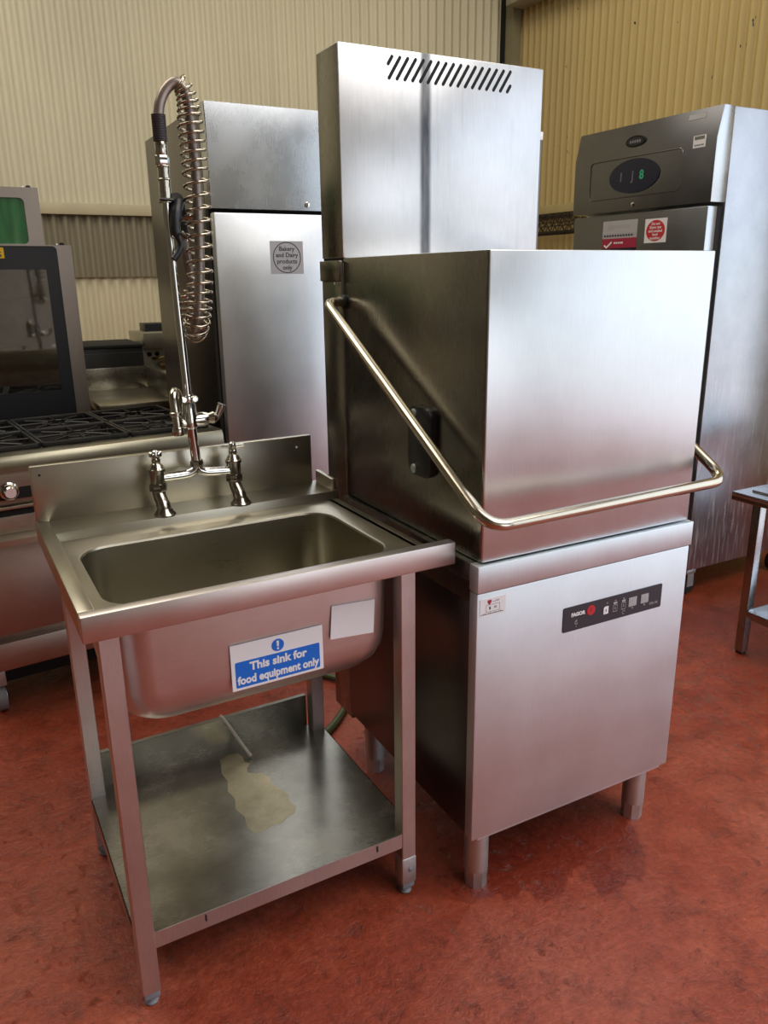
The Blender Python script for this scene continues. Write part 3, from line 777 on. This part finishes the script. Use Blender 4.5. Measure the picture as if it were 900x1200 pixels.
for xx in (.06, FW - .06):
    for yy in (.14, FD - .08):
        mb = MB(); mb.lathe((xx - .015, yy, .05), [(.046, 0), (.05, .004), (.05, .026), (.046, .03)], 'rubber', 20, 'x')
        mb.box(xx - .022, xx + .022, yy - .025, yy + .025, .098, .131, 'foot', .003); mb.build('castor', fr)

# ------------------------------------------------------------------ right upright fridge (its door faces left)
GX, GY0, GY1, GZ = 1.862, 1.08, 1.90, 2.094
rf = empty('upright_fridge', (GX, GY0, 0), 'tall steel fridge with dark oval display and red round sticker, right of the dishwasher', 'fridge')
D = GY1 - GY0
mb = MB(); mb.box(.088, .86, 0, D, .125, GZ - .002, 'limescale', .004); mb.box(.06, .09, .012, D - .012, .14, 1.72, 'gap')
mb.build('cabinet', rf)
mb = MB()
mb.prism([(.0, 1.735), (.0, 1.975), (.026, GZ), (.086, GZ), (.086, 1.735)], 'y', 0, D, 'fridge', .003)
hd = mb.build('header_panel', rf)
di = len(hd.data.materials); hd.data.materials.append(M['fridge_shaded'])
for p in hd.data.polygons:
    if p.normal.x < -.7: p.material_index = di  # left-facing front takes the steel with the dark reflection painted in
def gy(y): return y - GY0
mb = MB()
def oval(cy_, cz_, a, b, x0, x1, m, n=40, tiltz=0): mb.prism([(cy_ + a * math.cos(2 * PI * k / n), cz_ + b * math.sin(2 * PI * k / n)) for k in range(n)], 'x', x0, x1, m)
oval(gy(1.510), 1.877, .150, .071, -.004, .001, 'navy'); ov = mb.build('display', rf); ov['label'] = 'dark oval display with faint digits'
for yy, t, m in ((1.585, '1', 'greydigit'), (1.515, 'J', 'greydigit'), (1.462, '8', 'greenled')):
    lettering(t, .052, m, ov, face_left(-.0045, gy(yy), 1.876), .0012)
mb = MB(); oval(gy(1.520), 2.0185, .057, .0235, .002, .014, 'gap', 32); bd = mb.build('badge', rf); bd['label'] = 'small black oval badge'
mb = MB(); oval(gy(1.520), 2.0185, .047, .016, .0010, .004, 'black', 32)
for k in range(5): mb.box(.0006, .0012, gy(1.520) - .032 + k * .0135, gy(1.520) - .023 + k * .0135, 2.0125, 2.0235, 'plasticgrey')
mb.build('badge_lettering', bd)
# raised surround of the display
mb = MB()
y0, y1, z0, z1, r_ = gy(1.245), gy(1.790), 1.792, 1.957, .02
pth = [(-.0005, p[0], p[1]) for p in rr2(y0, y1, z0, z1, r_, 5)]; pth.append(pth[0])
mb.tube(pth, .0022, 'fridge_shaded', 6); mb.build('display_surround', rf)
mb = MB(); mb.lathe((-.0015, gy(1.505), 1.758), [(.009, .003), (.009, -.002), (.005, -.003)], 'chrome', 16, 'x'); mb.build('lock', rf)
mb = MB(); mb.box(.002, .060, .012, D - .012, .16, 1.722, 'fridge', .004); gd = mb.build('door', rf)
di = len(gd.data.materials); gd.data.materials.append(M['fridge_shaded'])
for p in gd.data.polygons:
    if p.normal.x < -.7: p.material_index = di  # same painted dark reflection on the door face
mb = MB()
a, b = gy(1.468), gy(1.684)
mb.box(.0008, .003, a, b, 1.641, 1.695, 'offwhite'); mb.box(.0008, .003, a, b, 1.618, 1.641, 'key'); mb.box(.0008, .003, a, b, 1.575, 1.618, 'crimson'); mb.box(.0008, .003, a, b, 1.53, 1.575, 'navy')
st = mb.build('label', gd); st['label'] = 'white and crimson service label'
mb = MB()
mb.lathe((.0008, b - .045, 1.668), [(.017, 0), (.017, -.0004), (.012, -.0005)], 'key', 20, 'x')
for k in range(7): mb.box(.0003, .0008, b - .075 - k * .0155, b - .065 - k * .0155, 1.661, 1.676, 'key')
for k in range(11): mb.box(.0003, .0008, b - .022 - k * .017, b - .010 - k * .017, 1.626, 1.634, 'ink')
mb.prism([(b - .012, 1.586), (b - .016, 1.592), (b - .030, 1.584), (b - .060, 1.606), (b - .064, 1.600), (b - .030, 1.575)], 'x', .0003, .0008, 'white')
for k in range(5): mb.box(.0003, .0008, b - .085 - k * .012, b - .077 - k * .012, 1.594, 1.602, 'white')
mb.build('print', st)
mb = MB(); a, b = gy(1.298), gy(1.422); mb.box(.0008, .003, a, b, 1.590, 1.690, 'white'); rs = mb.build('label', gd); rs['label'] = 'red round warning on a white square'
mb = MB(); oval(gy(1.360), 1.640, .053, .044, .0003, .0010, 'red'); mb.build('red_disc', rs)
for k, t in enumerate(('Do not', 'Store raw', 'and cooked', 'food', 'together')):
    lettering(t, .0165, 'white', rs, face_left(-.0002, gy(1.360), 1.668 - k * .0148), .0003)
mb = MB(); mb.box(-.0015, .001, gy(1.195), gy(1.133), 1.946, 1.9735, 'white'); mb.box(-.0015, .001, gy(1.195), gy(1.133), 1.9735, 1.992, 'white'); ps = mb.build('label', rf); ps['label'] = 'small white test label'
mb = MB()
for k in range(6): mb.box(-.0021, -.0015, gy(1.188) - 0 - k * .0085, gy(1.182) - k * .0085, 1.976, 1.989, 'hosegreen')
for k in range(5): mb.box(-.0021, -.0015, gy(1.186) - k * .0095, gy(1.180) - k * .0095, 1.953, 1.958, 'teal')
mb.build('print', ps)
mb = MB(); mb.prism([(.0235, 2.078), (.0210, 2.078), (.0165, 2.058), (.0190, 2.058)], 'y', gy(1.245), gy(1.160), 'key'); mb.build('tape', rf)
for xx in (.13, .76):
    for yy in (.03, D - .1):
        mb = MB(); mb.lathe((xx + .0, yy - .015, .05), [(.046, 0), (.05, .004), (.05, .026), (.046, .03)], 'rubber', 20, 'y')
        mb.lathe((xx, yy - .017, .05), [(.020, 0), (.020, .034)], 'teal', 16, 'y')
        mb.box(xx - .03, xx + .03, yy - .026, yy + .024, .104, .126, 'foot', .003); mb.box(xx - .02, xx + .02, yy - .024, yy - .019, .04, .106, 'foot'); mb.build('castor', rf)

# ------------------------------------------------------------------ range cooker
RZ = R(6.5)
rg = empty('range_cooker', (-.066, 1.56, 0), 'wide gas range cooker with black pan supports, behind the sink on the left', 'cooker', RZ)
RX = -.93; RD = .66
mb = MB()
mb.box(RX, 0, .03, RD, .28, .86, 'range', .003)
mb.box(RX + .01, -.01, .10, RD - .02, .10, .30, 'gap')
mb.build('cabinet', rg)
mb = MB()
prof = [(.0, .880), (.002, .905), (.012, .919), (.030, .922), (.070, .922), (.070, .900), (.05, .868), (.0, .868)]
mb.prism(prof, 'x', RX, 0, 'hobfront', .004)
mb.box(RX, -.0, .070, RD, .862, .900, 'enamel', .002)
mb.box(-.028, 0, .07, RD, .90, .921, 'range', .002)
mb.box(RX, 0, RD, RD + .02, .86, .925, 'enamel', .002)
mb.build('hob_top', rg)
gw = (abs(RX) - .03) / 3
for gi in range(3):
    for gj in range(2):
        x0 = RX + .005 + gi * gw + .002; x1 = x0 + gw - .004; y0 = .078 + gj * .290; y1 = y0 + .286; z = .938
        cx_, cy_ = (x0 + x1) / 2, (y0 + y1) / 2
        mb = MB()
        for a in ((x0, x1, y0, y0 + .010), (x0, x1, y1 - .010, y1), (x0, x0 + .010, y0, y1), (x1 - .010, x1, y0, y1)): mb.box(a[0], a[1], a[2], a[3], z - .016, z, 'iron', .002)
        for k in range(8):
            an = PI * k / 4 + (0 if k % 2 == 0 else 0)
            ex = cx_ + math.cos(an) * (x1 - x0) * (.5 if k % 2 == 0 else .47); ey = cy_ + math.sin(an) * (y1 - y0) * (.5 if k % 2 == 0 else .47)
            p0 = Vector((cx_ + math.cos(an) * .035, cy_ + math.sin(an) * .035, z - .005)); p1 = Vector((ex, ey, z - .007))
            mb.tube([p0, p1], .0042, 'iron', 6)
        mb.tube([(cx_ + .055 * math.cos(2 * PI * k / 20), cy_ + .055 * math.sin(2 * PI * k / 20), z - .008) for k in range(21)], .004, 'iron', 6)
        for (fx, fy) in ((x0 + .012, y0 + .012), (x1 - .012, y0 + .012), (x0 + .012, y1 - .012), (x1 - .012, y1 - .012)): mb.box(fx - .006, fx + .006, fy - .006, fy + .006, .8995, z - .01, 'iron')
        mb.build('pan_support', rg)
        mb = MB(); mb.lathe((cx_, cy_, .8995), [(.05, 0), (.05, .006), (.038, .008), (.038, .018), (.030, .022)], 'enamel', 20); mb.build('burner', rg)
mb = MB()
mb.box(RX, 0, .006, .032, .770, .868, 'range', .002)
mb.box(RX + .12, -.05, .004, .008, .778, .816, 'gap')
mb.box(RX, 0, .000, .034, .745, .757, 'sink', .003)
mb.box(RX, 0, .012, .034, .722, .745, 'gap')
mb.box(RX, 0, .006, .034, .664, .722, 'range', .002)
mb.build('control_panel', rg)
for k in range(6):
    xx = -.757 + k * .135 if k < 5 else RX + .045
    mb = MB(); mb.lathe((xx, .004, .808), [(.030, 0), (.030, -.006), (.024, -.010), (.022, -.030), (.017, -.036)], 'chrome', 20, 'y'); mb.build('knob', rg)
mb = MB()
mb.box(RX + .003, -.003, -.006, .030, .318, .626, 'range', .004); od = mb.build('oven_door', rg)
mb = MB(); mb.prism([(-.006, .624), (-.046, .636), (-.046, .656), (-.006, .664), (.020, .664), (.020, .624)], 'x', RX + .003, -.003, 'sink', .003); hd2 = mb.build('door_rail', od); hd2['label'] = 'pale pressed handle rail along the door top'
mb = MB(); mb.box(RX, 0, .004, .05, .185, .285, 'range', .003); mb.build('plinth', rg)
for xx in (RX + .06, -.06):
    for yy in (.10, RD - .08):
        mb = MB(); mb.lathe((xx - .015, yy, .05), [(.046, 0), (.05, .004), (.05, .026), (.046, .03)], 'plasticgrey', 20, 'x'); mb.lathe((xx - .018, yy, .05), [(.03, 0), (.03, .036)], 'foot', 16, 'x')
        mb.box(xx - .022, xx + .022, yy - .03, yy + .03, .10, .19, 'foot', .003); mb.build('castor', rg)

# ------------------------------------------------------------------ stacked ovens on the left
OY = 2.40
def oven(name, x0, x1, z0, z1, label, frame, bot, gl, cav, top_band, yoff=0, dep=.62, screwx=.03):
    o = empty(name, ((x0 + x1) / 2, OY + yoff, z0), label, 'oven'); w = (x1 - x0) / 2; h = z1 - z0
    mb = MB()   # hollow casing
    t = .03
    mb.box(-w, -w + t, .03, dep, 0, h, 'oven'); mb.box(w - t, w, .03, dep, 0, h, 'oven'); mb.box(-w + t, w - t, .03, dep, h - t, h, 'oven'); mb.box(-w + t, w - t, .03, dep, 0, t, 'oven')
    mb.box(-w + t, w - t, dep - .02, dep, t, h - t, cav); mb.box(-w + t, w - t, .2, dep - .02, h * .45, h * .45 + .008, cav)
    mb.box(-w + t, w - t, .2, dep - .02, h * .72, h * .72 + .008, cav)
    mb.build('casing', o)
    mb = MB()   # door frame with a real opening
    ix0, ix1, iz0, iz1 = -w + frame, w - frame, bot, h - top_band
    outer = rrect(-w, w, 0, h, .004, 0, 5); inner = rrect(ix0, ix1, iz0, iz1, .018, 0, 5)
    rings = [[(p[0], 0, p[1]) for p in outer], [(p[0], 0, p[1]) for p in inner], [(p[0], .03, p[1]) for p in inner], [(p[0], .03, p[1]) for p in outer], [(p[0], 0, p[1]) for p in outer]]
    mb.loft(rings, 'oven', smooth=False); d = mb.build('door', o)
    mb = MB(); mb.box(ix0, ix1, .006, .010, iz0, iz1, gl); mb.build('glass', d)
    mb = MB(); mb.lathe((w - screwx, .05, h), [(.006, 0), (.010, .003), (.010, .008), (.006, .012)], 'gap', 12); mb.lathe((w - screwx - .02, .05, h), [(.004, 0), (.006, .003), (.004, .008)], 'foot', 10); mb.build('screw', o)
    return o, d, (ix0, ix1, iz0, iz1, w, h)
lo, ld, q = oven('convection_oven', -1.29, -.414, .80, 1.603, 'lower wide oven of the left stack, black-bordered glass door with a yellow tag', .058, .055, 'glass', 'cavity', .004)
ix0, ix1, iz0, iz1, w, h = q
mb = MB()   # black border printed behind the glass
outer = rrect(ix0, ix1, iz0, iz1, .017, 0, 5); inner = rrect(ix0 + .05, ix1 - .05, iz0 + .15, iz1 - .092, .006, 0, 5)
rings = [[(p[0], yy, p[1]) for p in r_] for r_, yy in ((outer, .0035), (inner, .0035), (inner, .0059), (outer, .0059), (outer, .0035))]
mb.loft(rings, 'black', smooth=False); mb.build('glass_border', ld)
mb = MB(); mb.box(ix1 - .26, ix1 - .202, .0022, .0036, iz1 - .048, iz1 - .006, 'yellow'); mb.box(ix1 - .245, ix1 - .212, .0017, .0022, iz1 - .026, iz1 - .022, 'ink'); mb.box(ix1 - .222, ix1 - .212, .0017, .0022, iz1 - .042, iz1 - .033, 'ink'); mb.box(ix1 - .25, ix1 - .23, .0017, .0022, iz1 - .039, iz1 - .036, 'ink'); mb.build('tag', ld)
for xx in (-w + .02, w - .05):
    for yy in (.06, .56):
        mb = MB(); mb.box(xx, xx + .03, yy, yy + .03, -.80, 0.0, 'oven', .002); mb.build('leg', lo)
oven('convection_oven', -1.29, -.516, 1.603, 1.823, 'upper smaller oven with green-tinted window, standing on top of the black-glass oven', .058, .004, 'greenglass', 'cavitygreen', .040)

# ------------------------------------------------------------------ steel worktop behind the range
wt = empty('steel_worktop', (-.16, 2.92, 0), 'low steel worktop with upstands, between the oven stack and the left fridge', 'worktop')
wx0, wx1, wy0, wy1, wz = -.182, .170, -.280, .310, .888
mb = MB()
mb.box(wx0, wx1 + .0, wy0, wy1, wz - .04, wz, 'bowl', .003); mb.build('worktop', wt)
mb = MB(); mb.box(wx0, wx1, wy1 - .015, wy1, wz - .001, 1.004, 'shelf', .002); mb.prism([(wy1 - .014, wz), (wy1 - .014, 1.004), (wy0 + .02, 1.004), (wy0 + .02, wz)], 'x', wx1 - .004, wx1 + .012, 'shelf', .002); mb.build('upstand', wt)
for xx in (wx0 + .01, wx1 - .045):
    for yy in (wy0 + .02, wy1 - .06):
        mb = MB(); mb.box(xx, xx + .035, yy, yy + .035, 0, wz - .039, 'leg', .002); mb.build('leg', wt)
# black cabinet behind it
bc = empty('black_cabinet', (-.17, 3.42, 0), 'low black cabinet against the cream wall, behind the steel worktop', 'cabinet')
mb = MB(); mb.box(-.28, .19, -.12, .30, .03, 1.10, 'black', .004); mb.box(-.285, .192, -.125, .305, 1.10, 1.118, 'gap', .003); mb.box(-.27, .18, -.09, .28, 0, .035, 'gap'); mb.build('casing', bc)
mb = MB(); mb.box(-.27, .18, -.132, -.121, .06, 1.075, 'enamel', .003); dd = mb.build('door', bc)
mb = MB(); mb.tube(fillet_path([(.14, -.131, .62), (.14, -.155, .62), (.14, -.155, .78), (.14, -.131, .78)], .01), .005, 'chrome_worn', 8); mb.build('handle', dd)
# grey fryer with brass valves
fy = empty('fryer', (.30, 3.45, 0), 'grey metal fryer with brass drain valve, partly hidden behind the left fridge', 'fryer')
mb = MB()
mb.box(-.245, .25, .05, .40, .10, 1.16, 'greyfry', .004)
mb.box(-.245, .25, -.02, .06, 1.075, 1.168, 'greyfry', .006)
mb.prism([(.05, .98), (.05, .90), (-.10, .86), (-.10, .93)], 'x', -.20, .25, 'greyfry', .003)
for xx in (-.22, .19):
    for yy in (.08, .34): mb.box(xx, xx + .03, yy, yy + .03, 0, .102, 'greyfry')
mb.build('casing', fy)
mb = MB(); mb.box(-.18, .25, .22, .38, 1.16, 1.205, 'black', .003); mb.build('flue', fy)
for k in range(2):
    mb = MB(); mb.lathe((-.205 + k * .045, .050, 1.040), [(.014, 0), (.012, -.008)], 'gap', 16, 'y'); mb.build('socket', fy)
mb = MB(); mb.tube(smooth_path([(-.185, .045, 1.015), (-.16, .01, 1.018), (-.11, .0, 1.03), (-.05, 0, 1.038), (-.01, .045, 1.038)], 5), .010, 'brass', 10)
mb.box(-.165, -.07, -.035, .050, .955, .992, 'brass', .006); mb.box(-.105, -.088, -.05, .052, .990, 1.008, 'brass', .004); mb.build('drain_valve', fy)

# ------------------------------------------------------------------ wire shelf on the right wall
wsf = MB()
def lattice(y0, y1, z0, z1, x, n):
    wsf.tube([(x, y0, z1), (x, y1, z1)], .005, 'iron', 6); wsf.tube([(x, y0, z0), (x, y1, z0)], .006, 'iron', 6); 
    wsf.tube([(x, y0, (z0 + z1) / 2), (x, y1, (z0 + z1) / 2)], .004, 'iron', 6)
    for k in range(n):
        a = y0 + (y1 - y0) * k / n; b = y0 + (y1 - y0) * (k + 1) / n; m_ = (a + b) / 2; zm = (z0 + z1) / 2
        wsf.tube([(x, a, z1), (x, m_, zm), (x, b, z1)], .004, 'iron', 5); wsf.tube([(x, a, zm), (x, m_, z0), (x, b, zm)], .004, 'iron', 5)
for xx in (WX - .03, WX - .33): lattice(2.95, 4.50, 1.775, 1.905, xx, 18)
for k in range(40):
    y = 2.96 + k * .0392; wsf.tube([(WX - .34, y, 1.775 if k % 2 else 1.905), (WX - .02, y, 1.775 if k % 2 else 1.905)], .003, 'iron', 5)
ws = tag(wsf.build('wire_shelf'), 'black wire mesh shelf on the ochre wall, between the vent box and right fridge', 'shelf')

# ------------------------------------------------------------------ steel table at the right edge
tb = empty('steel_table', (1.65, .66, 0), 'low stainless steel table with undershelf at the right edge, beside the right fridge', 'table')
mb = MB()
mb.box(0, 1.1, -.72, 0, .622, .640, 'side', .002); mb.box(0, 1.1, -.72, 0, .638, .655, 'fridge', .002)  # lower slab in the darkened steel, so the edge carries painted shadow
mb.build('table_top', tb)
mb = MB(); mb.box(.055, 1.05, -.55, -.045, .6545, .664, 'fridge', .003); mb.build('raised_plate', tb)
for (a, b) in ((.022, -.115), (1.04, -.115), (.022, -.69), (1.04, -.69)):
    mb = MB(); mb.box(a, a + .036, b, b + .036, .012, .623, 'fridge', .003); l = mb.build('leg', tb)
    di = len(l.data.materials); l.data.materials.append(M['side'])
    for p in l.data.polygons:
        if p.normal.x < -.7: p.material_index = di  # left face of the leg shadowed through its material colour
    mb = MB(); mb.box(a + .003, a + .033, b + .003, b + .033, 0, .014, 'rubber', .003); mb.build('foot', l)
mb = MB(); mb.prism([(p[0], p[1]) for p in rrect(.008, 1.08, -.70, -.118, .02, 0, 5)], 'z', .168, .198, 'fridge', .006); s_ = mb.build('undershelf', tb)
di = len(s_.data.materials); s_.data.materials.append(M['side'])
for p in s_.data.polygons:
    if p.normal.x < -.4: p.material_index = di  # left edge of the shelf shadowed the same way, by colour

# ------------------------------------------------------------------ hose on the floor
mb = MB(); mb.tube(smooth_path([(-.12, .78, .012), (.0, .84, .013), (.10, .93, .014), (.17, 1.03, .016), (.19, 1.12, .016), (.10, 1.24, .014), (-.05, 1.30, .012)], 8), .012, 'hosegreen', 10)
tag(mb.build('floor_hose'), 'dark green hose curling on the floor behind the dishwasher', 'hose')

# ------------------------------------------------------------------ light
def area(name, loc, rot, sx, sy, e, col=(1, 1, 1)):
    l = bpy.data.lights.new(name, 'AREA'); l.shape = 'RECTANGLE'; l.size = sx; l.size_y = sy; l.energy = e; l.color = col
    o = bpy.data.objects.new(name, l); COL.objects.link(o); o.location = loc; o.rotation_euler = rot; return o
area('doorway_daylight', (WX + .3, -2.6, 1.95), (0, R(90), 0), 3.8, 5.0, 92, (.90, .95, 1))       # big opening on the right
area('shutter_daylight', (2.2, -6.5, 1.35), (R(90), 0, 0), 2.8, 2.5, 56, (.92, .96, 1))            # opening behind
area('roof_light', (-1.8, 2.2, 4.5), (0, 0, 0), 3.0, 3.0, 105, (1, .93, .78))
area('roof_light_right', (1.9, 2.4, 4.5), (0, 0, 0), 1.4, 2.4, 48, (1, .90, .70))
area('fill_light_front', (1.5, -2.4, 4.5), (0, 0, 0), 3.6, 4.4, 190, (1, .97, .92))  # added lamp above the unseen front area, brightens the floor
w = bpy.data.worlds.new('world'); scn.world = w; w.use_nodes = True
nt = w.node_tree; bg = nt.nodes['Background']
sky = nt.nodes.new('ShaderNodeTexSky')
try:
    sky.sky_type = 'NISHITA'; sky.sun_disc = False; sky.sun_elevation = R(45); sky.air_density = 1; sky.dust_density = 4
except Exception: pass
nt.links.new(sky.outputs[0], bg.inputs[0]); bg.inputs[1].default_value = .12

# ------------------------------------------------------------------ camera
cd = bpy.data.cameras.new('camera'); cam = bpy.data.objects.new('camera', cd); COL.objects.link(cam)
cd.sensor_fit = 'VERTICAL'; cd.sensor_height = 36; cd.lens = 917.82 / 1200 * 36
p, y, r = R(-16.7658), R(-28.1062), R(-.7037)
fw = Vector((-math.sin(y) * math.cos(p), math.cos(y) * math.cos(p), math.sin(p))); rt = Vector((math.cos(y), math.sin(y), 0)); up = rt.cross(fw)
r2 = rt * math.cos(r) + up * math.sin(r); u2 = -rt * math.sin(r) + up * math.cos(r)
m3 = Matrix((r2, u2, -fw)).transposed()
cam.matrix_world = Matrix.Translation((-.9038, -1.2724, 1.4639)) @ m3.to_4x4()
cd.clip_start = .05
scn.camera = cam
scn.view_settings.view_transform = 'Standard'
scn.view_settings.look = 'None'
scn.view_settings.exposure = 0.0
